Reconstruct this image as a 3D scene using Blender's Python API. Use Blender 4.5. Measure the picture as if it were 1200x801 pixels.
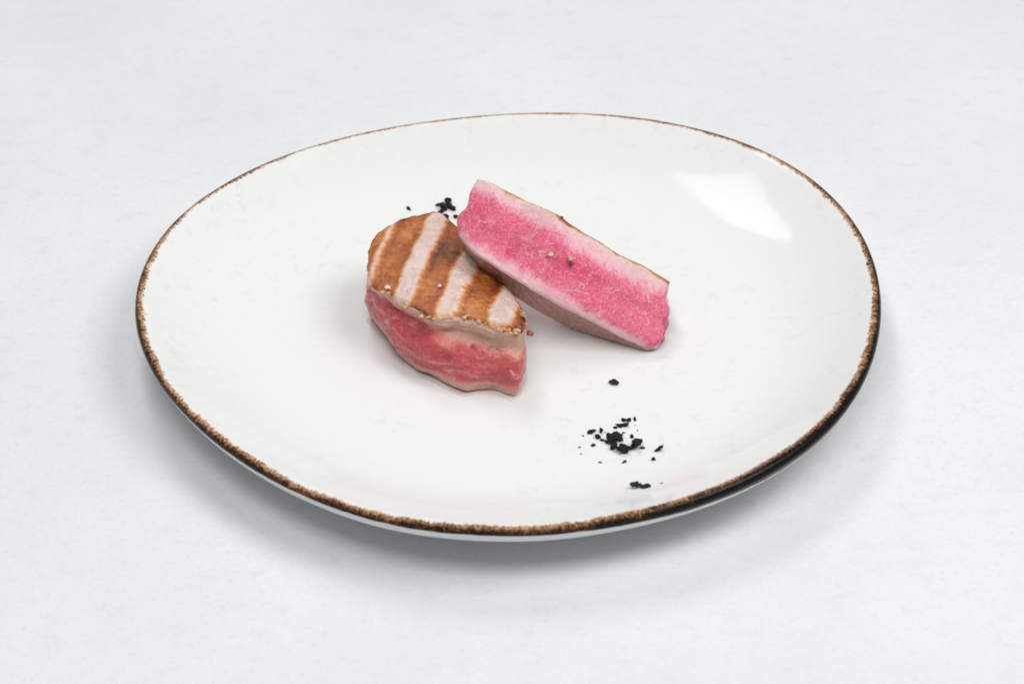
import bpy, bmesh, math, random
import numpy as np
from mathutils import Vector, noise, Matrix

for o in list(bpy.data.objects):
    bpy.data.objects.remove(o)
scene = bpy.context.scene
col = scene.collection
R = math.radians

# ------------------------------------------------------------------ camera
ELEV = R(38.0); DIST = 0.73; LENS = 70.0
cam_d = bpy.data.cameras.new('camera')
cam = bpy.data.objects.new('camera', cam_d)
col.objects.link(cam)
CAM = np.array([0.0, -DIST * math.cos(ELEV), DIST * math.sin(ELEV)])
cam.location = CAM
cam.rotation_euler = (math.pi / 2 - ELEV, 0, 0)
cam_d.lens = LENS; cam_d.sensor_width = 36.0
cam_d.clip_start = 0.01; cam_d.clip_end = 50
cam_d.dof.use_dof = True
cam_d.dof.focus_distance = 0.715
cam_d.dof.aperture_fstop = 14
scene.camera = cam

# ------------------------------------------------------------------ studio light
world = bpy.data.worlds.new('World'); scene.world = world
world.use_nodes = True
bg = world.node_tree.nodes['Background']
bg.inputs[0].default_value = (0.985, 0.99, 1.0, 1); bg.inputs[1].default_value = 0.22


def softbox(name, loc, target, sx, sy, power, color=(1, 1, 1), xaxis=None):
    l = bpy.data.lights.new(name, 'AREA'); l.shape = 'RECTANGLE'
    l.size = sx; l.size_y = sy; l.energy = power; l.color = color
    o = bpy.data.objects.new(name, l); col.objects.link(o)
    o.location = loc
    o.rotation_euler = (Vector(target) - Vector(loc)).to_track_quat('-Z', 'Y').to_euler()
    if xaxis:                                       # turned about its own axis
        z = (Vector(loc) - Vector(target)).normalized(); x = Vector(xaxis); x = (x - z * x.dot(z)).normalized()
        o.rotation_euler = Matrix((x, z.cross(x), z)).transposed().to_euler()
    return o


softbox('key_softbox', (-0.26, 0.61, 1.00), (0, 0, 0), 0.26, 0.45, 3.2, (1, 0.998, 0.992), (0.97, -0.25, 0))
softbox('side_softbox', (0.82, -0.16, 1.28), (0, 0, 0), 0.72, 0.72, 9.5, (1, 0.998, 0.992))
softbox('overhead_softbox', (-0.10, -0.45, 1.12), (0, 0, 0), 0.60, 0.42, 5.0, (1, 0.998, 0.992))
softbox('strip_lamp', (0.10, 0.25, 1.02), (0, 0, 0), 0.006, 0.014, 0.006, (1, 0.998, 0.992))

scene.view_settings.view_transform = 'Standard'
scene.view_settings.look = 'None'
scene.view_settings.exposure = 0.18
scene.view_settings.gamma = 1.0
scene.view_settings.use_curve_mapping = False
scene.render.engine = 'CYCLES'
scene.render.resolution_x = 1024; scene.render.resolution_y = 683

# ------------------------------------------------------------------ helpers
FPX = 1200 * LENS / 36.0
_f = np.array([0, math.cos(ELEV), -math.sin(ELEV)])
_u = np.array([0, math.sin(ELEV), math.cos(ELEV)])
_r = np.array([1.0, 0, 0])


def un(px, py, z):
    """photo point (1200x801) -> place on the horizontal plane at height z (metres)"""
    d = _f + _r * (px - 600) / FPX + _u * (400.5 - py) / FPX
    return CAM + d * ((z - CAM[2]) / d[2])


def catmull(pts, n, closed=True):
    pts = [np.array(p, float) for p in pts]
    m = len(pts); out = []
    segs = m if closed else m - 1
    for i in range(n):
        t = i / n * segs if closed else i / (n - 1) * segs
        k = min(int(t), segs - 1); f = t - k
        if closed:
            a, b, c, d = (pts[(k + j) % m] for j in (-1, 0, 1, 2))
        else:
            b, c = pts[k], pts[k + 1]
            a = pts[k - 1] if k > 0 else 2 * b - c
            d = pts[k + 2] if k + 2 < m else 2 * c - b
        out.append(0.5 * (2 * b + (c - a) * f + (2 * a - 5 * b + 4 * c - d) * f * f + (3 * b - a - 3 * c + d) * f ** 3))
    return np.array(out)


def polyline(pts, n):
    """resample an open curve evenly by arc length, after smoothing"""
    c = catmull(pts, max(200, n * 4), False)
    s = np.concatenate([[0], np.cumsum(np.linalg.norm(np.diff(c, axis=0), axis=1))])
    q = np.linspace(0, s[-1], n)
    return np.stack([np.interp(q, s, c[:, k]) for k in range(c.shape[1])], axis=1)


def sm(a, b, x):
    t = min(1, max(0, (x - a) / (b - a))); return t * t * (3 - 2 * t)


def link(name, me, mat, parent=None):
    o = bpy.data.objects.new(name, me); col.objects.link(o)
    if mat: me.materials.append(mat)
    if parent is not None: o.parent = parent
    return o


def mesh(name, verts, faces, attrs=None, smooth=True):
    me = bpy.data.meshes.new(name)
    me.from_pydata([tuple(v) for v in verts], [], faces)
    for k, vals in (attrs or {}).items():
        vals = np.array(vals, dtype=np.float32)
        if vals.ndim == 1:
            a = me.attributes.new(k, 'FLOAT', 'POINT'); a.data.foreach_set('value', vals)
        else:
            a = me.attributes.new(k, 'FLOAT_VECTOR', 'POINT'); a.data.foreach_set('vector', vals.ravel())
    if smooth: me.shade_smooth()
    me.update()
    return me


def submesh(name, V, F, A, keep, origin, mat, parent):
    """one part out of a continuous surface: its own faces, placed relative to the thing's base"""
    idx = {}; vs = []; fs = []; sel = []
    for i in keep:
        f = []
        for v in F[i]:
            if v not in idx:
                idx[v] = len(vs); vs.append(np.array(V[v]) - origin); sel.append(v)
            f.append(idx[v])
        fs.append(f)
    at = {k: np.array(a)[sel] for k, a in A.items()}
    return link(name, mesh(name, vs, fs, at), mat, parent)


def thing(name, label, cat, loc, group=None):
    o = bpy.data.objects.new(name, None); col.objects.link(o)
    o.empty_display_size = 0.02
    o.location = loc; o['label'] = label; o['category'] = cat
    if group: o['group'] = group
    return o


class NT:
    def __init__(self, name):
        self.m = bpy.data.materials.new(name); self.m.use_nodes = True
        self.t = self.m.node_tree
        self.b = self.t.nodes['Principled BSDF']

    def n(self, typ, **kw):
        nd = self.t.nodes.new(typ)
        for k, v in kw.items():
            if k in nd.inputs: self.set(nd.inputs[k], v)
            else: setattr(nd, k, v)
        return nd

    def set(self, sock, v):
        if isinstance(v, bpy.types.NodeSocket): self.t.links.new(v, sock)
        else: sock.default_value = v

    def attr(self, name, vec=False):
        a = self.n('ShaderNodeAttribute', attribute_name=name)
        return a.outputs['Vector'] if vec else a.outputs['Fac']

    def math(self, op, a, b=0.0, c=None, clamp=False):
        nd = self.n('ShaderNodeMath', operation=op, use_clamp=clamp)
        self.set(nd.inputs[0], a); self.set(nd.inputs[1], b)
        if c is not None: self.set(nd.inputs[2], c)
        return nd.outputs[0]

    def noise(self, vec, scale, detail=3, rough=0.55, dist=0.0):
        nd = self.n('ShaderNodeTexNoise', Scale=scale, Detail=detail, Roughness=rough, Distortion=dist)
        self.set(nd.inputs['Vector'], vec)
        return nd.outputs['Fac']

    def ramp(self, fac, stops, interp='LINEAR'):
        nd = self.n('ShaderNodeValToRGB'); self.set(nd.inputs[0], fac)
        cr = nd.color_ramp; cr.interpolation = interp
        while len(cr.elements) < len(stops): cr.elements.new(0.5)
        for e, (p, c) in zip(cr.elements, stops):
            e.position = p; e.color = (c, c, c, 1) if isinstance(c, (int, float)) else (*c, 1)
        return nd.outputs[0]

    def map(self, x, a, b, c=0.0, d=1.0, smooth=True):
        nd = self.n('ShaderNodeMapRange', interpolation_type='SMOOTHSTEP' if smooth else 'LINEAR')
        for i, v in enumerate((x, a, b, c, d)): self.set(nd.inputs[i], v)
        return nd.outputs[0]

    def mix(self, f, a, b, blend='MIX'):
        nd = self.n('ShaderNodeMix', data_type='RGBA', blend_type=blend)
        self.set(nd.inputs[0], f)
        for s, v in ((nd.inputs[6], a), (nd.inputs[7], b)):
            self.set(s, (*v, 1) if isinstance(v, tuple) and len(v) == 3 else v)
        return nd.outputs[2]

    def scale(self, vec, s):
        nd = self.n('ShaderNodeVectorMath', operation='MULTIPLY')
        self.set(nd.inputs[0], vec); nd.inputs[1].default_value = s
        return nd.outputs[0]

    def obj(self):
        return self.n('ShaderNodeTexCoord').outputs['Object']

    def bump(self, h, dist, strength=1.0, normal=None):
        nd = self.n('ShaderNodeBump', Strength=strength, Distance=dist)
        self.set(nd.inputs['Height'], h)
        if normal: self.set(nd.inputs['Normal'], normal)
        return nd.outputs[0]

    def out(self, **kw):
        for k, v in kw.items():
            self.set(self.b.inputs[k.replace('_', ' ')], v)
        return self.m


def srgb(r, g, b):
    f = lambda c: ((c / 255 + 0.055) / 1.055) ** 2.4 if c > 10 else c / 255 / 12.92
    return (f(r), f(g), f(b))


# ------------------------------------------------------------------ materials
def mat_table():
    t = NT('white_plaster_board'); p = t.obj()
    q = t.scale(p, (1.0, 1.35, 1.0))
    big = t.noise(p, 9, 4, 0.6)
    mid = t.noise(q, 95, 6, 0.7, 0.1)
    fine = t.noise(q, 420, 4, 0.6)
    c = t.mix(t.map(big, 0.3, 0.7), srgb(220, 222, 224), srgb(227, 228, 230))
    c = t.mix(t.math('MULTIPLY', t.map(mid, 0.50, 0.78), 0.5), c, srgb(205, 208, 211))
    c = t.mix(t.math('MULTIPLY', t.map(fine, 0.52, 0.75), 0.45), c, srgb(205, 207, 210))
    h = t.math('ADD', t.math('MULTIPLY', mid, 0.7), t.math('MULTIPLY', fine, 0.3))
    return t.out(Base_Color=c, Roughness=0.8, Normal=t.bump(h, 0.0016, 0.45))


def mat_glaze():
    t = NT('cream_white_glaze_with_brown_edge'); p = t.obj()
    e = t.attr('edge'); w = t.attr('band_in'); wo = t.attr('band_out'); dk = t.attr('dark')
    st = t.attr('streak', True)
    s1 = t.noise(st, 60, 3, 0.6)
    s2 = t.noise(st, 170, 2, 0.6)
    s3 = t.noise(st, 14, 2, 0.5)
    mott = t.noise(p, 520, 4, 0.75)
    # inner edge of the band wanders with radial brush strokes
    rag = t.math('ADD', t.math('MULTIPLY', t.math('SUBTRACT', s1, 0.5), 2.4), t.math('MULTIPLY', t.math('SUBTRACT', s2, 0.5), 3.0))
    rag = t.math('ADD', rag, t.math('MULTIPLY', t.math('SUBTRACT', s3, 0.5), 2.6))
    s4 = t.noise(st, 5.5, 3, 0.6)
    rag = t.math('ADD', rag, t.math('MULTIPLY', t.math('SUBTRACT', s4, 0.5), 2.2))
    rag = t.math('MULTIPLY', rag, t.map(t.attr('rag'), 0.0, 1.0, 0.0, 1.0))
    x = t.math('SUBTRACT', t.math('ADD', w, rag), e)          # >0 inside the band
    m_in = t.map(x, -0.35, 0.45)
    m_out = t.map(t.math('ADD', t.math('ADD', e, wo), t.math('MULTIPLY', t.math('SUBTRACT', s3, 0.5), 1.2)), -0.1, 0.2)
    mask = t.math('MULTIPLY', m_in, m_out)
    # colour through the band: tan fringe, brown, near-black lip
    depth = t.math('ADD', t.math('DIVIDE', x, 4.6), t.math('MULTIPLY', t.math('SUBTRACT', mott, 0.5), 0.9))
    depth = t.math('ADD', depth, t.math('MULTIPLY', t.math('SUBTRACT', s2, 0.5), 1.1))
    depth = t.math('ADD', depth, t.math('MULTIPLY', dk, t.map(e, t.math('MULTIPLY_ADD', w, 0.5, 1.0), t.math('MULTIPLY_ADD', w, 0.5, -0.6))))
    depth = t.math('ADD', depth, t.math('MULTIPLY', t.math('SUBTRACT', s4, 0.5), 0.9))
    bc = t.ramp(depth, [(0.0, srgb(188, 150, 116)), (0.22, srgb(150, 108, 74)), (0.45, srgb(96, 64, 44)), (0.7, srgb(52, 36, 30)), (1.0, srgb(24, 20, 20))])
    # body: warm white with faint grey brush marks
    bm = t.noise(st, 24, 4, 0.7)
    pm = t.noise(p, 190, 4, 0.62, 0.6)
    pg = t.noise(p, 18, 3, 0.5)
    g = t.math('MULTIPLY', t.map(pm, 0.54, 0.74), t.map(pg, 0.38, 0.58))
    fr = t.math('MULTIPLY', t.map(e, 4.0, 22.0, 1.0, 0.0), t.map(bm, 0.55, 0.78))
    g = t.math('ADD', t.math('MULTIPLY', g, 0.24), t.math('MULTIPLY', fr, 0.45), clamp=True)
    wc = t.mix(g, srgb(228, 229, 228), srgb(188, 190, 190))
    c = t.mix(mask, wc, bc)
    h = t.math('ADD', t.math('MULTIPLY', t.noise(p, 45, 2, 0.5), 1.0), t.math('MULTIPLY', pm, 0.10))
    nrm = t.bump(h, 0.0009, 0.20)
    nrm = t.bump(t.math('MULTIPLY', mask, t.math('ADD', s2, mott)), 0.0003, 0.35, nrm)
    return t.out(Base_Color=c, Roughness=0.09, IOR=1.5, Specular_IOR_Level=0.12, Normal=nrm)


def mat_meat(name, raw_deep, raw_mid, pale, cooked, web, grain, lumps=0.6):
    """rare tuna: raw to cooked by 'done', browned by 'sear'; 'fib' runs along the muscle fibres"""
    t = NT(name); p = t.obj()
    done = t.attr('done'); sear = t.attr('sear'); fib = t.attr('fib', True)
    n0 = t.noise(p, 55, 3, 0.55)
    n1 = t.noise(p, 150, 4, 0.6)
    n2 = t.noise(p, 520, 4, 0.65)
    n3 = t.noise(p, 1700, 3, 0.7)
    fb = t.noise(t.scale(fib, (1.0, .13, 1.0)), 1500, 3, 0.6, 0.3)      # fine fibre streaks
    c0 = lambda n, k: t.math('MULTIPLY', t.math('SUBTRACT', n, 0.5), k)
    d = t.math('ADD', done, c0(n1, 0.34))
    d = t.math('ADD', d, c0(n2, 0.30))
    d = t.math('ADD', d, c0(fb, 0.55))
    d = t.math('ADD', d, c0(n0, 0.30))
    c = t.ramp(d, [(0.0, raw_deep), (0.28, raw_mid), (0.64, pale), (1.0, cooked)])
    # pale connective web between muscle bundles, and wet glints painted in as pale flecks
    wp = t.n('ShaderNodeVectorMath', operation='ADD'); t.set(wp.inputs[0], p)
    nz = t.n('ShaderNodeTexNoise', Scale=420, Detail=2); t.set(nz.inputs['Vector'], p)
    t.set(wp.inputs[1], t.scale(nz.outputs['Color'], (.0016, .0016, .0016)))
    vo = t.n('ShaderNodeTexVoronoi', feature='DISTANCE_TO_EDGE', Scale=720); t.set(vo.inputs['Vector'], wp.outputs[0])
    wb = t.math('MULTIPLY', t.map(vo.outputs['Distance'], 0.07, 0.0, 0, .6), t.map(n1, .50, .62))
    fl = t.noise(t.scale(fib, (1.0, .55, 1.0)), 1500, 4, 0.85, 0.2)
    flm = t.math('MAXIMUM', wb, t.map(fl, 0.53, 0.62))
    flm = t.math('MULTIPLY', t.math('MULTIPLY', flm, web), t.map(sear, 0.1, 0.3, 1.0, 0.0))
    c = t.mix(flm, c, srgb(248, 206, 216))
    dkm = t.math('MULTIPLY', t.math('MULTIPLY', t.map(fl, 0.50, 0.36), web), t.map(done, .2, .7, 1, .25))
    c = t.mix(dkm, c, raw_deep)
    # sparse connective seams: pale ones and darker creases
    for sc_, off, colr, k in ((120, .0, srgb(248, 208, 216), .45), (85, .4, raw_deep, .5)):
        ad = t.n('ShaderNodeVectorMath', operation='ADD'); t.set(ad.inputs[0], t.scale(fib, (1.0, .45, 1.0))); ad.inputs[1].default_value = (off, off, off)
        ad2 = t.n('ShaderNodeVectorMath', operation='ADD'); t.set(ad2.inputs[0], ad.outputs[0])
        nz2 = t.n('ShaderNodeTexNoise', Scale=260, Detail=3); t.set(nz2.inputs['Vector'], fib)
        t.set(ad2.inputs[1], t.scale(nz2.outputs['Color'], (.006, .006, .006)))
        v2 = t.n('ShaderNodeTexVoronoi', feature='DISTANCE_TO_EDGE', Scale=sc_); t.set(v2.inputs['Vector'], ad2.outputs[0])
        lm = t.math('MULTIPLY', t.map(v2.outputs['Distance'], 0.030, 0.004), t.map(n1, .42, .58))
        lm = t.math('MULTIPLY', t.math('MULTIPLY', lm, k * min(1.0, web * 2.2)), t.map(sear, .05, .15, 1, 0))
        c = t.mix(t.math('MULTIPLY', lm, t.map(done, .5, .9, 1, .2)), c, colr)
    # long torn fibres of the rough cut
    gr = t.noise(t.scale(p, (.36, .5, 2.0)), 210, 6, 0.7, 0.8)
    ns = t.map(sear, .05, .25, 1, 0)
    c = t.mix(t.math('MULTIPLY', t.math('MULTIPLY', t.map(gr, 0.51, 0.68), grain), ns), c, srgb(232, 160, 146))
    c = t.mix(t.math('MULTIPLY', t.math('MULTIPLY', t.map(gr, 0.45, 0.30), grain), ns), c, t.mix(t.map(done, .3, .7), srgb(158, 40, 58), srgb(168, 112, 96)))
    # sear: pale cooked skin to amber to burnt brown
    hat = t.noise(t.scale(fib, (.16, 1.0, 1.0)), 620, 3, 0.6, 0.4)      # streaks across the grill bars
    s = t.math('ADD', c0(n2, 0.36), c0(n3, 0.20))
    s = t.math('ADD', s, c0(n1, 0.26))
    s = t.math('ADD', s, c0(hat, 0.45))
    s = t.math('MULTIPLY_ADD', s, t.map(sear, .15, .5, .65, 1.0), sear)
    sc = t.ramp(s, [(0.10, srgb(234, 214, 208)), (0.24, srgb(228, 198, 186)), (0.36, srgb(218, 166, 118)), (0.46, srgb(208, 126, 52)), (0.62, srgb(176, 92, 26)), (0.84, srgb(122, 60, 16)), (1.0, srgb(50, 26, 12))])
    c = t.mix(t.math('MAXIMUM', t.map(s, 0.10, 0.30), t.map(sear, .10, .17)), c, sc)
    hb = t.math('ADD', t.math('MULTIPLY', n2, lumps), t.math('MULTIPLY', n3, 0.55))
    hb = t.math('ADD', hb, t.math('MULTIPLY', t.math('ADD', fl, t.math('MULTIPLY', wb, -.4)), 0.7 * web))
    hb = t.math('ADD', hb, t.math('MULTIPLY', gr, grain * 0.8))
    nrm = t.bump(hb, 0.0009, 0.85)
    ro = t.map(n2, 0.3, 0.7, 0.14, 0.34)
    return t.out(Base_Color=c, Roughness=ro, Normal=nrm, Subsurface_Weight=0.35,
                 Subsurface_Radius=(1.0, 0.45, 0.35), Subsurface_Scale=0.0014, Specular_IOR_Level=0.6, Coat_Weight=0.6, Coat_Roughness=0.14, Coat_IOR=1.4,
                 Coat_Normal=t.bump(t.math('ADD', t.math('MULTIPLY', n1, 1.6), n2), 0.0010, 0.7))


def mat_simple(name, c1, c2, rough, scale, bumpd=0.0003, spec=0.5):
    t = NT(name); p = t.obj()
    n = t.noise(p, scale, 4, 0.65)
    c = t.mix(t.map(n, 0.35, 0.65), c1, c2)
    return t.out(Base_Color=c, Roughness=rough, Normal=t.bump(n, bumpd, 0.7), Specular_IOR_Level=spec)


M_table = mat_table()
M_glaze = mat_glaze()
M_chunk = mat_meat('rare_tuna_grilled', srgb(198, 62, 72), srgb(226, 112, 108), srgb(226, 160, 144), srgb(206, 164, 144), 0.10, 0.85)
M_slice = mat_meat('rare_tuna_cut', srgb(220, 60, 102), srgb(234, 104, 140), srgb(244, 184, 196), srgb(238, 208, 200), 0.52, 0.0, 0.25)
M_under = mat_meat('tuna_seared_skin_shaded', srgb(150, 94, 86), srgb(166, 110, 100), srgb(186, 134, 122), srgb(206, 158, 144), 0.15, 0.5)  # seared tone, darkened further to paint in the shade under the slice
M_salt = mat_simple('black_salt', srgb(14, 14, 15), srgb(26, 26, 27), 0.55, 1200, spec=0.3)
M_pep = mat_simple('pale_peppercorn', srgb(190, 168, 132), srgb(226, 205, 170), 0.6, 1500)
M_husk = mat_simple('dark_peppercorn_husk', srgb(52, 40, 30), srgb(110, 90, 66), 0.6, 1500)
M_shred = mat_simple('torn_raw_shred', srgb(214, 116, 114), srgb(228, 150, 138), 0.3, 700)
M_grain = mat_simple('pink_salt', srgb(238, 204, 192), srgb(246, 226, 216), 0.4, 1500)
M_flake = mat_simple('cooked_fish_crumb', srgb(204, 146, 98), srgb(226, 186, 148), 0.35, 1200)

# ------------------------------------------------------------------ table
def build_table():
    n = 2.5
    me = mesh('tabletop', [(-n, -1.2, 0), (n, -1.2, 0), (n, 3.2, 0), (-n, 3.2, 0)], [(0, 1, 2, 3)], smooth=False)
    o = link('tabletop', me, M_table)
    o['kind'] = 'structure'; o['label'] = 'matt white mottled tabletop under the plate'


build_table()

# ------------------------------------------------------------------ plate
RIM_Z = 0.0215; FLOOR = 0.0068; LIP = 0.0021
RIM_PX = [(640, 134), (700, 137), (773, 145), (831, 156.5), (875, 171), (919, 191.5), (956.7, 217.7), (991.7, 251), (1018, 292), (1030.5, 328),
          (1033, 360), (1027.5, 400), (1018.5, 434), (1000, 470), (968.5, 506), (925, 542), (875, 568.6), (812, 592), (750, 609), (640, 625), (563, 627.5), (483, 618),
          (400, 596), (350, 577), (295, 549), (230.5, 498), (195, 458), (172.5, 425), (161.5, 395), (159, 361), (163, 331), (178, 296), (198.7, 268), (225, 243.7),
          (262.5, 218), (305, 198), (375, 170.6), (450, 153.7), (525, 143), (585, 136.5)]
rim3 = np.array([un(x, y, RIM_Z) for x, y in RIM_PX])
PC = np.array([rim3[:, 0].min() + rim3[:, 0].max(), rim3[:, 1].min() + rim3[:, 1].max()]) / 2
_th = np.arctan2(rim3[:, 1] - PC[1], rim3[:, 0] - PC[0]); _rr = np.hypot(rim3[:, 0] - PC[0], rim3[:, 1] - PC[1])
_K = 6
_A = np.stack([np.ones_like(_th)] + [f(k * _th) for k in range(1, _K + 1) for f in (np.cos, np.sin)], axis=1)
_co = np.linalg.lstsq(_A, _rr, rcond=None)[0]


def rim_r(th):
    v = _co[0]
    for k in range(1, _K + 1):
        v += _co[2 * k - 1] * math.cos(k * th) + _co[2 * k] * math.sin(k * th)
    return v


# inner wall: share of the way to the lip -> share of the rise
_tt = np.linspace(0, 1, 400)
_sl = np.interp(_tt, [0, .5, .62, .72, .80, .90, 1.0], [0, 0, .03, .11, .25, .44, .54])     # slope of the inner wall
_hh = np.cumsum(_sl); _hh /= _hh[-1]
for _ in range(3):
    _hh = np.convolve(np.pad(_hh, 12, mode='reflect', reflect_type='odd'), np.ones(25) / 25, mode='valid')
A0 = R(114)                     # lip arc starts here (inner side), runs over the top and down the outside
LIP_IN = -LIP + LIP * math.cos(A0); LIP_TOPZ = RIM_Z + LIP * math.sin(A0)


def plate_z(x, y):
    dx, dy = x - PC[0], y - PC[1]
    t = math.hypot(dx, dy) / (rim_r(math.atan2(dy, dx)) + LIP_IN)
    return FLOOR + (LIP_TOPZ - FLOOR) * float(np.interp(t, _tt, _hh))


def interp_ang(th, table):
    """table of (photo angle in degrees, value), periodic"""
    a = [p[0] for p in table]; v = [p[1] for p in table]
    return float(np.interp(math.degrees(th) % 360, [a[-1] - 360] + a + [a[0] + 360], [v[-1]] + v + [v[0]]))


# 0 = right, 90 = far side, 180 = left, 270 = near side
BAND_IN = [(0, 4.8), (25, 4.6), (45, 4.4), (60, 4.1), (90, 3.9), (120, 4.0), (150, 4.1), (170, 4.4), (190, 4.4), (210, 3.8), (240, 3.4), (270, 3.4), (290, 3.9), (300, 5.4), (312, 6.2), (330, 5.8), (345, 5.2)]
BAND_RAG = [(0, .8), (30, .7), (60, .45), (90, .35), (120, .45), (150, .8), (175, 1.15), (200, 1.0), (230, .7), (270, .6), (300, .9), (330, .9)]
BAND_OUT = [(0, 3.0), (90, 2.0), (180, 1.6), (220, 0.6), (250, 0.3), (280, 0.5), (295, 1.6), (312, 2.6), (340, 3.0)]
BAND_DARK = [(0, 0.28), (40, 0.40), (90, 0.45), (130, 0.32), (165, 0.2), (200, 0.22), (240, 0.15), (270, 0.05), (290, 0.1), (305, 0.30), (325, 0.42), (345, 0.32)]


def build_plate():
    root = thing('dinner_plate', 'large cream white coupe plate with brown glazed rim holding the tuna', 'plate', (PC[0], PC[1], 0))
    N = 480
    prof = []                                              # (mode, radial, z) from the centre outwards and under
    for t in list(np.linspace(0.02, 0.6, 16)) + list(np.linspace(0.62, 0.985, 40)):
        prof.append(('t', t, FLOOR + (LIP_TOPZ - FLOOR) * float(np.interp(t, _tt, _hh))))
    n_in = len(prof)
    for a in np.linspace(A0, R(-30), 22):
        prof.append(('o', -LIP + LIP * math.cos(a), RIM_Z + LIP * math.sin(a)))
    n_lip = len(prof)
    for a, dz in ((-.0005, -.0017), (-.0008, -.0026), (-.0012, -.0036), (-.0019, -.0045), (-.0031, -.0054), (-.0048, -.0062)):
        prof.append(('o', a, RIM_Z + dz))
    for t, z in ((0.95, .0148), (0.92, .0135), (0.88, .0115), (0.84, .0098), (0.8, .0082), (0.75, .0065), (0.7, .005), (0.655, .0036)):
        prof.append(('t', t, z))
    n_under = len(prof)
    for t, z in ((0.645, 0.0024), (0.64, 0.0008), (0.63, 0.0003), (0.61, 0.0003), (0.60, 0.0008), (0.595, 0.0022), (0.5, 0.0026), (0.25, 0.0028), (0.03, 0.0028)):
        prof.append(('t', t, z))
    V = []; F = []; at = {'edge': [], 'band_in': [], 'band_out': [], 'dark': [], 'rag': [], 'streak': []}
    ths = [2 * math.pi * i / N for i in range(N)]
    rr = [rim_r(t) for t in ths]
    wob = [0.0003 * noise.noise(Vector((math.cos(t) * 4, math.sin(t) * 4, 3))) for t in ths]
    bi = [interp_ang(t, BAND_IN) for t in ths]; bo = [interp_ang(t, BAND_OUT) for t in ths]; bd = [interp_ang(t, BAND_DARK) for t in ths]
    k_eq = n_in + int(np.argmin(np.abs(np.linspace(A0, R(-30), 22))))
    for j, (mode, a, z) in enumerate(prof):
        for i, t in enumerate(ths):
            r = (rr[i] + LIP_IN) * a if mode == 't' and j < n_in else (rr[i] * a if mode == 't' else rr[i] + a)
            V.append((r * math.cos(t), r * math.sin(t), z + wob[i] * sm(0.7, 1.0, r / rr[i])))
    V = np.array(V)
    # arc length from the outermost edge, mm; positive inwards over the top
    P = V.reshape(len(prof), N, 3)
    seg = np.linalg.norm(np.diff(P, axis=0), axis=2) * 1000
    cum = np.concatenate([np.zeros((1, N)), np.cumsum(seg, axis=0)])
    edge = cum[k_eq][None, :] - cum
    for j in range(len(prof)):
        for i, t in enumerate(ths):
            at['edge'].append(edge[j, i]); at['band_in'].append(bi[i]); at['band_out'].append(bo[i]); at['dark'].append(bd[i]); at['rag'].append(interp_ang(t, BAND_RAG))
            at['streak'].append((math.cos(t), math.sin(t), edge[j, i] * 0.006))
    tag = []
    for j in range(len(prof) - 1):
        part = 'bowl' if j < n_in - 1 else ('rim' if j < n_lip - 1 else ('underside' if j < n_under - 1 else 'foot_ring'))
        for i in range(N):
            i2 = (i + 1) % N
            F.append(((j + 1) * N + i, (j + 1) * N + i2, j * N + i2, j * N + i)); tag.append(part)
    F.append(tuple(range(N))); tag.append('bowl')
    F.append(tuple((len(prof) - 1) * N + i for i in range(N))[::-1]); tag.append('foot_ring')
    for part in ('bowl', 'rim', 'underside', 'foot_ring'):
        o = submesh(part, V, F, at, [i for i, g in enumerate(tag) if g == part], np.zeros(3), M_glaze, root)
        if part == 'rim': o['label'] = 'mottled brown glazed lip'
    return root


build_plate()

# ------------------------------------------------------------------ tuna chunk with grill marks
F0 = FLOOR + 0.0003


def fract(p, s, o=4):
    return noise.fractal(Vector((p[0] * s, p[1] * s, p[2] * s)), 1.0, 2.0, o)


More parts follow.
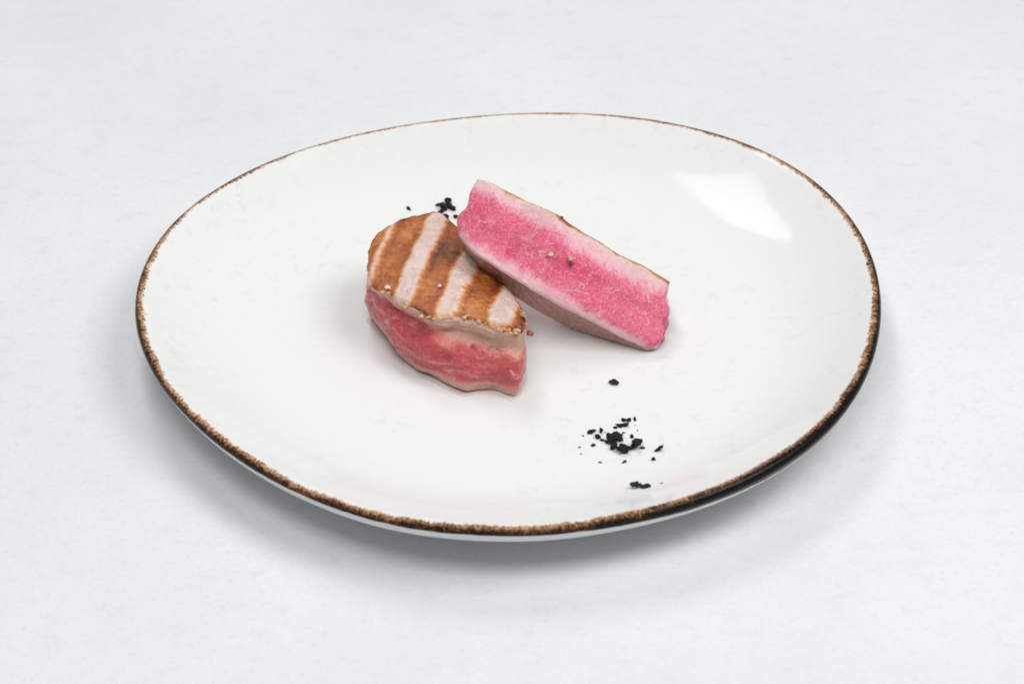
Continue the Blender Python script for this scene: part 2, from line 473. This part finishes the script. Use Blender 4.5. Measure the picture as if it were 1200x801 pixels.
def build_chunk():
    ctl = [  # top edge (photo), height mm, bottom edge (photo) or None for straight below
        ((431, 330), 22.5, (433, 372)), ((430, 308), 24, None), ((435, 288), 25, None), ((445, 271), 26, None), ((464, 260), 27, None), ((490, 253), 28, None),
        ((513, 249), 28.5, None), ((531, 262), 28, None), ((552, 286), 25.5, None), ((576, 314), 23.5, None), ((597, 340), 22, None), ((609, 360), 21.5, None),
        ((616, 377), 22, (613, 436)), ((611, 391), 22.5, (606, 463)), ((598, 388), 24.5, (597, 464)), ((580, 384), 24.5, (579, 458)), ((562, 378), 24.5, (560, 459)),
        ((545, 372), 24.5, (545, 460)), ((528, 371), 24.5, (523, 451)), ((505, 373), 24.5, (504, 441)), ((488, 363), 24, (486, 433)), ((470, 354), 24, (471, 421)),
        ((453, 344), 23.5, (459, 403)), ((439, 339), 22.5, (445, 386))]
    T = []; B = []
    for tp, hz, bp in ctl:
        T.append(un(*tp, F0 + hz / 1000))
    cen = np.mean(T, axis=0)
    for (tp, hz, bp), t in zip(ctl, T):
        if bp is None:
            q = t.copy(); q[:2] += (cen[:2] - q[:2]) * 0.06; q[2] = F0
        else: q = un(*bp, F0)
        B.append(q)
    N = 360; KS = 56; KT = 84
    T = catmull(T, N); B = catmull(B, N)
    cenB = B.mean(axis=0)
    # grill stripes run from far right to near left across the top
    s0 = un(500, 258, F0 + .028); s1 = un(463, 345, F0 + .024)
    sd = (s1 - s0)[:2]; sd /= np.linalg.norm(sd); sn = np.array([-sd[1], sd[0]])

    def perp(px, py, z=.026):
        return float((un(px, py, F0 + z)[:2] - s0[:2]) @ sn)
    sg = 1 if perp(580, 350) > 0 else -1
    marks = [(-1, sg * perp(439, 300), .70), (sg * perp(446, 300), sg * perp(482, 300), .86), (sg * perp(498, 320), sg * perp(538, 305), 1.0), (sg * perp(545, 350), sg * perp(581, 350), .95), (sg * perp(601, 372), 1, 1.0)]

    def stripe(p):
        x = sg * float((p[:2] - s0[:2]) @ sn) + 0.0006 * fract(p, 70, 3) + 0.0002 * fract(p, 600, 2)
        v = 0
        for a, b, k in marks:
            e = min(sm(a - .0024, a + .0022, x), 1 - sm(b - .0020, b + .0016, x))
            rimk = .84 + 0.22 * (sm(.0030, .0, abs(x - a - .001)) + sm(.0030, 0, abs(x - b + .001)))
            v = max(v, e * k * rimk)
        return v * (.97 + .40 * fract(p + 4, 65, 3))
    BURN = un(606, 389, F0 + .0225)
    V = []; done = []; sear = []
    rings = []
    for k in range(KS + 1):                       # cut and cooked side, bottom to top
        v = k / KS; row = []
        for i in range(N):
            p = B[i] * (1 - v) + T[i] * v
            out = np.array([p[0] - cen[0], p[1] - cen[1], 0]); out /= np.linalg.norm(out)
            px = p[0] - cen[0]
            cs = i / N * len(ctl)
            front = sm(11.7, 12.6, cs) if cs > 6 else sm(1.5, .5, cs)   # the cut side towards the viewer
            bul = 0.0030 * math.sin(math.pi * min(1, v * 1.15)) * (1 - 0.2 * front)
            left = sm(-0.014, -0.026, px)
            bul += front * (0.0016 * math.exp(-((v - .40) / .20) ** 2) - 0.0034 * math.exp(-((v - .74 - .1 * left) / .09) ** 2)) 
            bul *= (1 - .55 * left) * (1 - .85 * sm(.020, .030, px))
            q = p + out * bul
            # torn, flaky relief
            n = 0.0009 * fract(q, 95, 3) + 0.00045 * noise.ridged_multi_fractal(Vector((q[0] * 120, q[1] * 120, q[2] * 380)), 1, 2, 3, 1, 2) - .00045
            q = q + out * n * sm(0, .08, v)
            q[2] += 0.0008 * fract(q + 5, 200, 3) * v
            if k == 0: q[2] = F0
            if v < .08: q = q - out * 0.0012 * (1 - v / .08) ** 2
            row.append(len(V)); V.append(q)
            wav = 0.06 * fract(q + 3, 90, 3)
            vt = float(np.interp(px, [-.030, -.020, -.006, .006, .025], [.93, .86, .78, .68, .64]))
            d = max(sm(vt - .10, vt + .12, v + wav), sm(.25, .07, v + wav))
            d = max(d * front + (1 - front) * max(.75, d), .0)
            done.append(d)
            br = sm(.91, 1.0, v + .5 * wav) * 0.38 + (1 - front) * (.25 + .35 * sm(.6, 1, v) * stripe(q))
            br += 0.12 * sm(.05, .0, v)
            sear.append(br)
        rings.append(row)
    ns = len(V)
    for k in range(1, KT):                        # grilled top, edge to middle
        s = 1 - k / KT; row = []
        for i in range(N):
            t = T[i]
            p = cen + (t - cen) * s
            zc = cen[2] + .0028
            p[2] = zc + (t[2] - zc) * s ** 2.4 + 0.0006 * sm(1.0, .93, s)
            q = p.copy()
            st = stripe(q)
            q[2] += 0.0009 * fract(q, 110, 3) + 0.00025 * fract(q, 500, 3) - 0.0009 * min(1, st)
            edge = sm(.86, 1.0, s + .05 * fract(q + 7, 150, 3))
            fr = sm(-0.010, -0.022, q[1] - cen[1] - 0.25 * abs(q[0] - cen[0]))
            q[2] += edge * fr * 0.0006 * fract(q + 9, 420, 3)
            row.append(len(V)); V.append(q)
            done.append(1.0)
            burn = math.exp(-((q[0] - BURN[0]) ** 2 + (q[1] - BURN[1]) ** 2) / .0022 ** 2)
            sear.append(0.15 + .12 * max(0, fract(q + 6, 70, 3)) + 0.56 * st + edge * fr * 0.22 + .35 * burn)
        rings.append(row)
    c = len(V); V.append(np.array([cen[0], cen[1], cen[2] + .0028])); done.append(1.0); sear.append(.5)
    F = []; tag = []
    for k in range(len(rings) - 1):
        a, b = rings[k], rings[k + 1]
        for i in range(N):
            i2 = (i + 1) % N
            F.append((a[i], a[i2], b[i2], b[i]) if False else (a[i2], a[i], b[i], b[i2]))
            tag.append('base' if k < 5 else ('side' if k < KS - 1 else 'top'))
    for i in range(N):
        F.append((rings[-1][(i + 1) % N], rings[-1][i], c)); tag.append('top')
    b = len(V); V.append(np.array([cenB[0], cenB[1], F0])); done.append(1); sear.append(.3)
    for i in range(N):
        F.append((rings[0][i], rings[0][(i + 1) % N], b)); tag.append('base')
    V = np.array(V)
    # face winding: make the top point up
    f = F[[i for i, g in enumerate(tag) if g == 'top'][2000]]
    nz = np.cross(V[f[1]] - V[f[0]], V[f[2]] - V[f[0]])[2]
    if nz < 0: F = [tuple(reversed(x)) for x in F]
    org = np.array([cen[0], cen[1], F0])
    root = thing('tuna_steak', 'thick piece of tuna with brown grill marks and red rare cut side', 'tuna', org)
    fibv = np.zeros((len(V), 3)); fibv[:, 0] = (V[:, :2] - s0[:2]) @ sn; fibv[:, 1] = (V[:, :2] - s0[:2]) @ sd; fibv[:, 2] = V[:, 2] * .5
    A = {'done': done, 'sear': sear, 'fib': fibv}
    for g, nm, lb in (('top', 'seared_top', 'grilled top with broad brown stripes'), ('side', 'cut_side', 'raw red cut side'), ('base', 'seared_base', 'pale cooked bottom edge')):
        o = submesh(nm, V, F, A, [i for i, x in enumerate(tag) if x == g], org, M_chunk, root)
        o['label'] = lb
    # ragged crumbs along the front edge of the crust
    rnd = random.Random(4)
    front = [i for i in range(N) if T[i][1] < cen[1] - .008]
    for n in range(34):
        i = rnd.choice(front); p = T[i] + np.array([0, rnd.uniform(-.0008, .001), rnd.uniform(-.001, .0004)])
        crumb('crust_flake', p - org, rnd.uniform(.0004, .0012), rnd, M_flake if rnd.random() < .6 else M_chunk, root)
    for cx, cy, k, spread in ((500, 373, 9, 9), (456, 342, 6, 5), (538, 369, 7, 8), (604, 391, 5, 5)):     # golden clumps where the crust folds over
        i0 = min(range(N), key=lambda i: np.linalg.norm(T[i] - un(cx, cy, T[i][2])))
        for n in range(k):
            i = (i0 + rnd.randint(-spread, spread)) % N
            p = T[i] + np.array([rnd.uniform(-.001, .001), rnd.uniform(-.0006, .0012), rnd.uniform(-.0012, .0003)])
            crumb('crust_flake', p - org, rnd.uniform(.0005, .0010), rnd, M_chunk, root, 2)

    def ray(px, py):
        d = _f + _r * (px - 600) / FPX + _u * (400.5 - py) / FPX; d /= np.linalg.norm(d)
        w = V - CAM; t = w @ d; off = np.linalg.norm(w - t[:, None] * d, axis=1)
        near = np.where(off < max(.0007, off.min() * 1.05))[0]
        return V[near[np.argmin(t[near])]]
    # loose torn shreds on the cut side
    for px, py, w, h, a, m in ((461, 374, 9, 4, 15, M_shred), (564, 405, 24, 6, 12, M_shred), (588, 410, 14, 5, 8, M_shred), (600, 440, 6, 12, -35, M_shred)):
        bm = lump(px * .37, 2, .75, 1.3)
        bmesh.ops.scale(bm, vec=(w / 6500, .0006, h / 5200), verts=bm.verts)
        bmesh.ops.transform(bm, matrix=Matrix.Rotation(R(a), 4, 'Y'), verts=bm.verts)
        me = bpy.data.meshes.new('torn_shred'); bm.to_mesh(me); bm.free(); me.shade_smooth()
        o = link('torn_shred', me, m, root); o.location = ray(px, py) - org + np.array([0, .0003, 0])
    return root, cen, V


def lump(seed, sub=2, rough=0.5, freq=1.6):
    bm = bmesh.new(); bmesh.ops.create_icosphere(bm, subdivisions=sub, radius=1)
    o = Vector((seed * 3.7, seed * 1.3, seed * 2.1))
    for v in bm.verts:
        v.co *= 1 + rough * noise.noise(v.co * freq + o) + rough * .5 * noise.noise(v.co * freq * 2.6 + o)
    return bm


def crumb(name, p, r, rnd, mat, parent=None, sub=1):
    bm = lump(rnd.uniform(0, 90), sub, 0.9, 1.4 if sub == 1 else 2.0)
    s = Matrix.Diagonal((rnd.uniform(.7, 1.6), rnd.uniform(.6, 1.2), rnd.uniform(.4, .9))).to_4x4()
    bmesh.ops.transform(bm, matrix=Matrix.Rotation(rnd.uniform(0, 6), 4, 'Z') @ s, verts=bm.verts)
    bmesh.ops.scale(bm, vec=(r, r, r), verts=bm.verts)
    me = bpy.data.meshes.new(name); bm.to_mesh(me); bm.free(); me.shade_smooth()
    for k, v in (('done', 1.0), ('sear', .35)):
        a = me.attributes.new(k, 'FLOAT', 'POINT'); a.data.foreach_set('value', [v] * len(me.vertices))
    o = link(name, me, mat, parent); o.location = p
    return o


_chunk, CHUNK_C, CHUNK_V = build_chunk()


def build_juice():
    t = NT('thin_pink_juice')
    M = t.out(Base_Color=(0.80, 0.42, 0.36, 1), Roughness=0.05, IOR=1.34, Alpha=0.16)
    low = CHUNK_V[CHUNK_V[:, 2] < F0 + .0015]
    c = low.mean(axis=0); ang = np.arctan2(low[:, 1] - c[1], low[:, 0] - c[0]); rad = np.hypot(low[:, 1] - c[1], low[:, 0] - c[0])
    N = 220; V = []; F = []; prof = ((-.003, .0003), (.0, .0005), (.35, .00042), (.7, .00026), (1.0, .0))
    for i in range(N):
        a = -math.pi + 2 * math.pi * i / N
        d = np.abs((ang - a + math.pi) % (2 * math.pi) - math.pi) < .05
        r = rad[d].max()
        w = .0009 + .0007 * noise.noise(Vector((math.cos(a) * 5, math.sin(a) * 5, 1))) + .0012 * max(0, noise.noise(Vector((math.cos(a) * 2, math.sin(a) * 2, 8))))
        for k, (f, h) in enumerate(prof):
            rr = r + (f if k == 0 else f * max(.0003, w))
            V.append((rr * math.cos(a), rr * math.sin(a), FLOOR + .00006 + h - F0))
        for k in range(len(prof) - 1):
            b = (i + 1) % N
            F.append((i * 5 + k, i * 5 + k + 1, b * 5 + k + 1, b * 5 + k))
    o = link('juice_film', mesh('juice_film', V, F), M)
    o.location = (c[0], c[1], F0)
    o['label'] = 'thin clear juice film along the foot of the grilled tuna piece'; o['category'] = 'juice'


build_juice()

# ------------------------------------------------------------------ leaning tuna slice
def build_slice():
    NU, NV, KD = 240, 84, 18
    top = polyline([(560, 208), (575, 213), (600, 226), (625, 238), (645, 246), (658, 253), (675, 266), (700, 280), (725, 296), (750, 308), (770, 320), (785, 329)], NU)
    bot = polyline([(538, 276), (548, 289), (560, 299), (585, 315), (620, 337), (650, 354), (690, 374), (720, 390), (757, 408)], NU)
    lef = polyline([(538, 276), (535, 262), (538, 250), (547, 240), (551, 224), (560, 208)], NV)
    rig = polyline([(757, 408), (769, 404), (776, 396), (780, 387), (777, 378), (783, 370), (785, 361), (781, 351), (783, 340), (785, 329)], NV)
    D = np.array([0.05, 0.52, -0.852]); D /= np.linalg.norm(D)
    TH = 0.0185
    G = np.zeros((NU, NV, 3)); dep = np.zeros((NU, NV))
    for i in range(NU):
        u = i / (NU - 1)
        zb = float(np.interp(u, [0, .12, .24, .5, 1.0], [37.5, 36.5, 34.0, 20.5, 2.2]))
        for j in range(NV):
            v = j / (NV - 1)
            px = (1 - v) * bot[i] + v * top[i] + (1 - u) * lef[j] + u * rig[j] \
                - ((1 - u) * (1 - v) * bot[0] + u * (1 - v) * bot[-1] + (1 - u) * v * top[0] + u * v * top[-1])
            z = F0 + (zb + 14.5 * v) / 1000
            G[i, j] = un(px[0], px[1], z)
    # smooth the bend along the length
    for _ in range(30):
        z = G[:, :, 2]; G[1:-1, :, 2] = (z[:-2] + z[2:]) / 2 * .5 + z[1:-1] * .5
    for i in range(NU):
        for j in range(NV):
            dep[i, j] = min(TH, max(.0010, (G[i, j, 2] - F0 - .0006) / -D[2]))
    # outward direction in the face plane, for rounding the edges
    cen = G.reshape(-1, 3).mean(axis=0)
    V = []; done = []; sear = []
    fi = np.zeros((NU, NV), int); bi = np.zeros((NU, NV), int)

    def edge_d(u, v):
        return v, 1 - v
    for i in range(NU):
        for j in range(NV):
            u, v = i / (NU - 1), j / (NV - 1)
            p = G[i, j].copy()
            m = min(v, 1 - v, u * 3, (1 - u) * 3)
            rnd_in = sm(.0, .035, m)
            h = 0.0009 * fract(p, 90, 3) + 0.00020 * fract(p, 420, 4) + 0.00010 * noise.ridged_multi_fractal(Vector(p) * 900, 1, 2, 2, 1, 2)
            h -= 0.0010 * (1 - rnd_in) ** 2
            h += -0.0009 * math.exp(-((u - .62) / .10) ** 2 - ((v - .52) / .07) ** 2)
            p -= D * h
            fi[i, j] = len(V); V.append(p)
            w = 0.05 * fract(p + 2, 70, 3) + 0.025 * fract(p + 8, 260, 3)
            # cooked margins: narrow below, wider above towards the middle and right
            mt = float(np.interp(u, [0, .2, .45, .8, 1], [.20, .18, .21, .27, .20])) + w
            mb = float(np.interp(u, [0, .12, .5, 1], [.11, .14, .14, .07])) + w
            a = sm(mt * 2.1, mt * .0, 1 - v) * .94; b = sm(mb * 2.3, mb * .0, v) * .84
            d = max(a, b) * float(np.interp(u, [0, .03, .95, 1], [.92, 1, 1, .55]))
            d = max(d, .16) - .22 * math.exp(-((u - .60) / .13) ** 2 - ((v - .50) / .13) ** 2) - .10 * math.exp(-((u - .12) / .12) ** 2 - ((v - .5) / .2) ** 2)
            done.append(d)
            sear.append(.66 * sm(.085, .0, 1 - v + w * .6) * (.35 + .65 * sm(.05, .2, u)) * (.75 + .9 * fract(p + 1, 60, 3)) + .12 * sm(.03, 0, v) + .4 * math.exp(-((u - 1) / .03) ** 2 - ((v - 1) / .08) ** 2))
    NF = len(V)
    for i in range(NU):
        for j in range(NV):
            u, v = i / (NU - 1), j / (NV - 1)
            p = G[i, j] + D * dep[i, j]
            p = p + D * -.0007 * fract(p, 120, 3)
            bi[i, j] = len(V); V.append(p)
            d = max(sm(.30, .1, 1 - v), sm(.28, .1, v)); done.append(d); sear.append(.0)
    # perimeter
    per = [(i, 0) for i in range(NU)] + [(NU - 1, j) for j in range(1, NV)] + [(i, NV - 1) for i in range(NU - 2, -1, -1)] + [(0, j) for j in range(NV - 2, 0, -1)]
    side = ['bot'] * (NU - 1) + ['rig'] * (NV - 1) + ['top'] * (NU - 1) + ['lef'] * (NV - 1)
    L = len(per); rings = [[fi[p] for p in per]]
    axis = G[-1, NV // 2] - G[0, NV // 2]; axis /= np.linalg.norm(axis)
    for k in range(1, KD):
        t = k / KD; row = []
        for n, (i, j) in enumerate(per):
            p = G[i, j] + D * dep[i, j] * t
            prev, nxt = G[per[n - 3]], G[per[(n + 3) % L]]
            tan = nxt - prev; out = np.cross(tan, D); ln = np.linalg.norm(out)
            out = out / ln if ln > 1e-9 else np.zeros(3)
            b = .0009 * math.sin(math.pi * t) * min(1, dep[i, j] / .006)
            b += (.0006 * fract(p, 170, 3) + .0003 * fract(p, 600, 3)) * math.sin(math.pi * t) ** .5
            row.append(len(V)); V.append(p + out * b)
            sd = side[n] if n < len(side) else 'lef'
            u, v = i / (NU - 1), j / (NV - 1)
            if sd in ('bot', 'top'):
                done.append(.72 if sd == 'bot' else .9)
                st = .5 + .5 * math.sin(u * 26 + t * 2.0)
                sear.append((.05 * st) if sd == 'bot' else (.40 + .4 * sm(.3, .7, st)))
            else:
                done.append(max(sm(.30, .1, 1 - v), sm(.28, .1, v))); sear.append(0)
        rings.append(row)
    rings.append([bi[p] for p in per])
    F = []; tag = []
    for i in range(NU - 1):
        for j in range(NV - 1):
            F.append((fi[i, j], fi[i + 1, j], fi[i + 1, j + 1], fi[i, j + 1])); tag.append('face')
    for i in range(NU - 1):
        for j in range(NV - 1):
            F.append((bi[i, j], bi[i, j + 1], bi[i + 1, j + 1], bi[i + 1, j])); tag.append('back')
    for k in range(len(rings) - 1):
        a, b = rings[k], rings[k + 1]
        for n in range(L):
            n2 = (n + 1) % L
            F.append((a[n2], a[n], b[n], b[n2])); tag.append({'bot': 'under', 'top': 'upper', 'rig': 'back', 'lef': 'back'}[side[n]])
    V = np.array(V)
    org = np.array([cen[0], cen[1], F0])
    root = thing('tuna_slice', 'long tuna slice with bright pink cut face leaning on the grilled piece', 'tuna', org)
    fibv = np.zeros((len(V), 3))
    for i in range(NU):
        for j in range(NV):
            fibv[fi[i, j]] = fibv[bi[i, j]] = (i / (NU - 1) * .085 + .006 * math.sin(j / NV * 2 + i / NU * 5), j / (NV - 1) * .03, 0)
    for k in range(1, KD):
        for n, (i, j) in enumerate(per):
            fibv[rings[k][n]] = (i / (NU - 1) * .085, j / (NV - 1) * .03, k / KD * .012)
    A = {'done': done, 'sear': sear, 'fib': fibv}
    for g, nm, lb in (('face', 'cut_face', 'bright pink cut face with pale cooked margins'), ('under', 'seared_underside', 'grey pink seared lower side with painted shade'), ('upper', 'seared_upper_side', 'browned upper edge'), ('back', 'raw_back', None)):
        o = submesh(nm, V, F, A, [i for i, x in enumerate(tag) if x == g], org, M_under if g == 'under' else M_slice, root)
        if lb: o['label'] = lb
    return root, G, D


_slice, SG, SD = build_slice()

# ------------------------------------------------------------------ bits on the meat
def top_z(px, py, z0=.026):
    """nearest point of the chunk surface seen at a photo point"""
    d = _f + _r * (px - 600) / FPX + _u * (400.5 - py) / FPX; d /= np.linalg.norm(d)
    w = CHUNK_V - CAM
    t = w @ d; off = np.linalg.norm(w - t[:, None] * d, axis=1)
    near = off < max(.0006, off.min() * 1.05)
    k = np.where(near)[0][np.argmin(t[near])]
    return CHUNK_V[k]


rnd = random.Random(11)


def bit(name, label, cat, p, r, mat, group=None):
    o = crumb(name, p, r, rnd, mat, None, 2); o['label'] = label; o['category'] = cat
    if group: o['group'] = group
    return o


p = top_z(454, 336); bit('salt_grain', 'pale pink grain on the left end of the grilled crust', 'salt', p + [0, -.0004, .0007], .0009, M_grain)
p = top_z(516, 334); bit('salt_grain', 'pale pink grain on the middle brown grill stripe', 'salt', p + [0, -.0003, .0006], .0008, M_grain)


def face_pt(u, v):
    return SG[int(u * 239), int(v * 83)] - SD * .0010


bit('peppercorn_fragment', 'larger pale peppercorn fragment with dark spot on pink cut face', 'peppercorn', face_pt(.515, .60), .0010, M_pep)
bit('peppercorn_fragment', 'small pale peppercorn fragment left of the larger one on pink face', 'peppercorn', face_pt(.432, .515), .0008, M_pep)
bit('pepper_husk', 'dark pepper husk touching the larger peppercorn fragment', 'pepper', face_pt(.527, .59) + np.array([0, -.0006, -.0008]), .0009, M_husk)
bit('pepper_husk', 'dark speck on the upper edge of the pink slice', 'pepper', face_pt(.43, .985), .0007, M_husk)
q = un(621, 390, FLOOR + .0008); bit('tuna_crumb', 'tiny pink tuna crumb on the plate beside the grilled corner', 'crumb', q, .0010, M_shred)

# ------------------------------------------------------------------ black salt flakes
flakes = [  # photo x, y, width px, height px, angle, label
    (720, 447, 10, 7, 10, 'lone black salt flake between the pink slice and the front scatter'),
    (751, 568.5, 21, 6, 4, 'long knobbly black salt flake nearest the front rim'),
    (775.5, 566, 3, 2, 20, 'tiny black speck right of the long flake near the front rim'),
    (720, 512, 12, 10, -30, 'big black salt flake in the middle of the front heap'),
    (714.5, 513, 9, 9, 60, 'black salt flake on the left side of the front heap'),
    (724, 509, 8, 9, 20, 'black salt flake at the top of the front heap'),
    (719, 523, 8, 8, -20, 'black salt flake at the bottom left of the front heap'),
    (730, 525.5, 13, 9, 20, 'largest black salt flake at the bottom of the front heap'),
    (745.5, 518, 10, 14, 70, 'large upright black salt flake just right of the front heap'),
    (738.5, 524, 6, 6, 0, 'small black flake between the largest flake and the upright one'),
    (711, 517, 5, 4, 0, 'small black flake touching the lower left of the front heap'),
    (706, 515, 5, 3.5, 20, 'small flat black flake just left of the front heap'),
    (700.5, 510.5, 7, 6, 0, 'round black flake left of the front heap below a narrow upright one'),
    (704.5, 503.5, 4, 8, 80, 'narrow upright black flake at the upper left of the front heap'),
    (693, 505, 9, 5, -20, 'slanted black flake at the far left of the front scatter'),
    (695, 520.5, 6, 4, 5, 'flat black flake lying alone lower left of the front heap'),
    (731, 491.5, 5, 5, 0, 'left of the two topmost black flakes in the front scatter'),
    (737, 491.5, 7, 5, 0, 'right of the two topmost black flakes in the front scatter'),
    (733, 497, 8, 6, -10, 'black flake just below the two topmost ones of the front scatter'),
    (725.5, 498, 6, 5, 40, 'black flake left of the upper knot in the front scatter'),
    (721, 500.5, 4, 3, 0, 'tiny black flake at the left tip of the upper knot'),
    (744, 490, 3, 6, 80, 'thin upright black flake right of the upper knot'),
    (740.5, 510, 4, 5, 60, 'small black flake above the large upright flake'),
    (727, 513, 6, 6, 0, 'black flake on the right side of the front heap'),
    (772, 525, 10, 4.5, -35, 'slanted oblong black flake at the far right of the front scatter'),
    (766, 536.5, 4, 4.5, 0, 'small black flake below the slanted oblong one at right'),
    (752.5, 524, 5, 3, 0, 'small flat black flake right of the large upright flake'),
    (731, 506.5, 4, 2, 0, 'tiny flat black speck between the upper knot and the front heap'),
    (731, 540.5, 5, 3, -25, 'small black speck straight below the front heap'),
    (703.5, 541, 4, 2, 30, 'tiny black speck at the lower left of the front scatter'),
    (683, 510, 3.5, 2, 40, 'tiny black speck left of the far left slanted flake'),
    (679, 523.5, 2.4, 1.8, 0, 'upper of the two faint leftmost black specks of the front scatter'),
    (681, 531, 2, 1.5, 0, 'lower of the two faint leftmost black specks of the front scatter'),
    (744, 498, 1.6, 1.4, 0, 'faintest black dot just below the thin upright flake'),
    (747, 504, 1.6, 1.4, 0, 'faint black dot above the large upright flake at its right'),
    (709.5, 506, 1.8, 1.4, 0, 'faint black dot between the narrow upright flake and the heap'),
    (479, 244, 6, 6, 20, 'lone black salt flake left of the cluster behind the tuna'),
    (519, 242, 9, 9, 60, 'big black salt flake in the middle of the cluster behind the tuna'),
    (524.5, 236, 6, 12, 80, 'tall black salt flake at the top of the cluster behind the tuna'),
    (530, 243, 9, 7, 20, 'black salt flake on the right of the cluster behind the tuna'),
    (515.5, 239, 9, 5, -20, 'flat black salt flake on the upper left of the cluster behind the tuna'),
    (527, 234, 6, 6, 0, 'small black salt flake at the upper right of the rear cluster'),
    (517, 247, 7, 6, 0, 'black salt flake at the lower left of the rear cluster'),
    (522, 254, 10, 7, 30, 'black salt flake just above the grilled tuna edge in rear cluster'),
    (533.5, 253, 6, 7, 70, 'separate black salt flake between rear cluster and the pink slice'),
    (526.5, 240, 8, 8, 0, 'black salt flake below the tall one in the rear cluster'),
    (508, 249, 3, 3, 0, 'tiny black speck peeking over the grilled tuna top')]


def build_flakes():
    rnd = random.Random(21)
    for n, (px, py, w, h, ang, lab) in enumerate(flakes):
        big = max(w, h)
        mw = w / 3250 * .57; md = h / 3250 * .54
        bm = lump(n + 3.3, 2 if big > 8 else 1, 0.95, 1.3)
        th = min(mw, md) * rnd.uniform(.55, .95)
        # standing size: the picture height mixes depth on the plate and flake height
        ry = md / (0.62 * .75 + .79 * .5)
        bmesh.ops.scale(bm, vec=(mw, ry * .8, max(th, md * .55)), verts=bm.verts)
        if lab.startswith('long'):                 # a knobbly chain of grains fused together
            bm.free(); bm = bmesh.new()
            for gx, gy, gr in ((-.0026, .0001, .0010), (-.0016, .0009, .0009), (-.0012, -.0001, .0009), (-.0002, .0001, .0009), (.0009, -.0005, .0010), (.0019, -.0002, .0011), (.0027, .0002, .0008)):
                b2 = lump(gx * 9000, 1, .8, 1.5)
                bmesh.ops.scale(b2, vec=(gr, gr, gr * .8), verts=b2.verts)
                bmesh.ops.translate(b2, vec=(gx, gy, 0), verts=b2.verts)
                tmp = bpy.data.meshes.new('tmp'); b2.to_mesh(tmp); b2.free(); bm.from_mesh(tmp); bpy.data.meshes.remove(tmp)
        tilt = Matrix.Rotation(R(rnd.uniform(-25, 25)), 4, 'X') @ Matrix.Rotation(R(ang * (.7 if w >= h else .2)), 4, 'Y') if big > 7 else Matrix.Rotation(R(rnd.uniform(-15, 15)), 4, 'X')
        bmesh.ops.transform(bm, matrix=Matrix.Rotation(R(-ang * .7), 4, 'Z') @ tilt if w >= h else tilt, verts=bm.verts)
        lo = min(v.co.z for v in bm.verts)
        me = bpy.data.meshes.new('salt_flake'); bm.to_mesh(me); bm.free()
        o = link('salt_flake', me, M_salt)
        z = FLOOR
        for _ in range(4):
            q = un(px, py, z - lo); z = plate_z(q[0], q[1])
        o.location = (q[0], q[1], z - lo - .00005)
        o['label'] = lab; o['category'] = 'salt flake'
        o['group'] = 'black salt flakes behind the tuna' if py < 300 else 'black salt flakes at the front of the plate'


build_flakes()
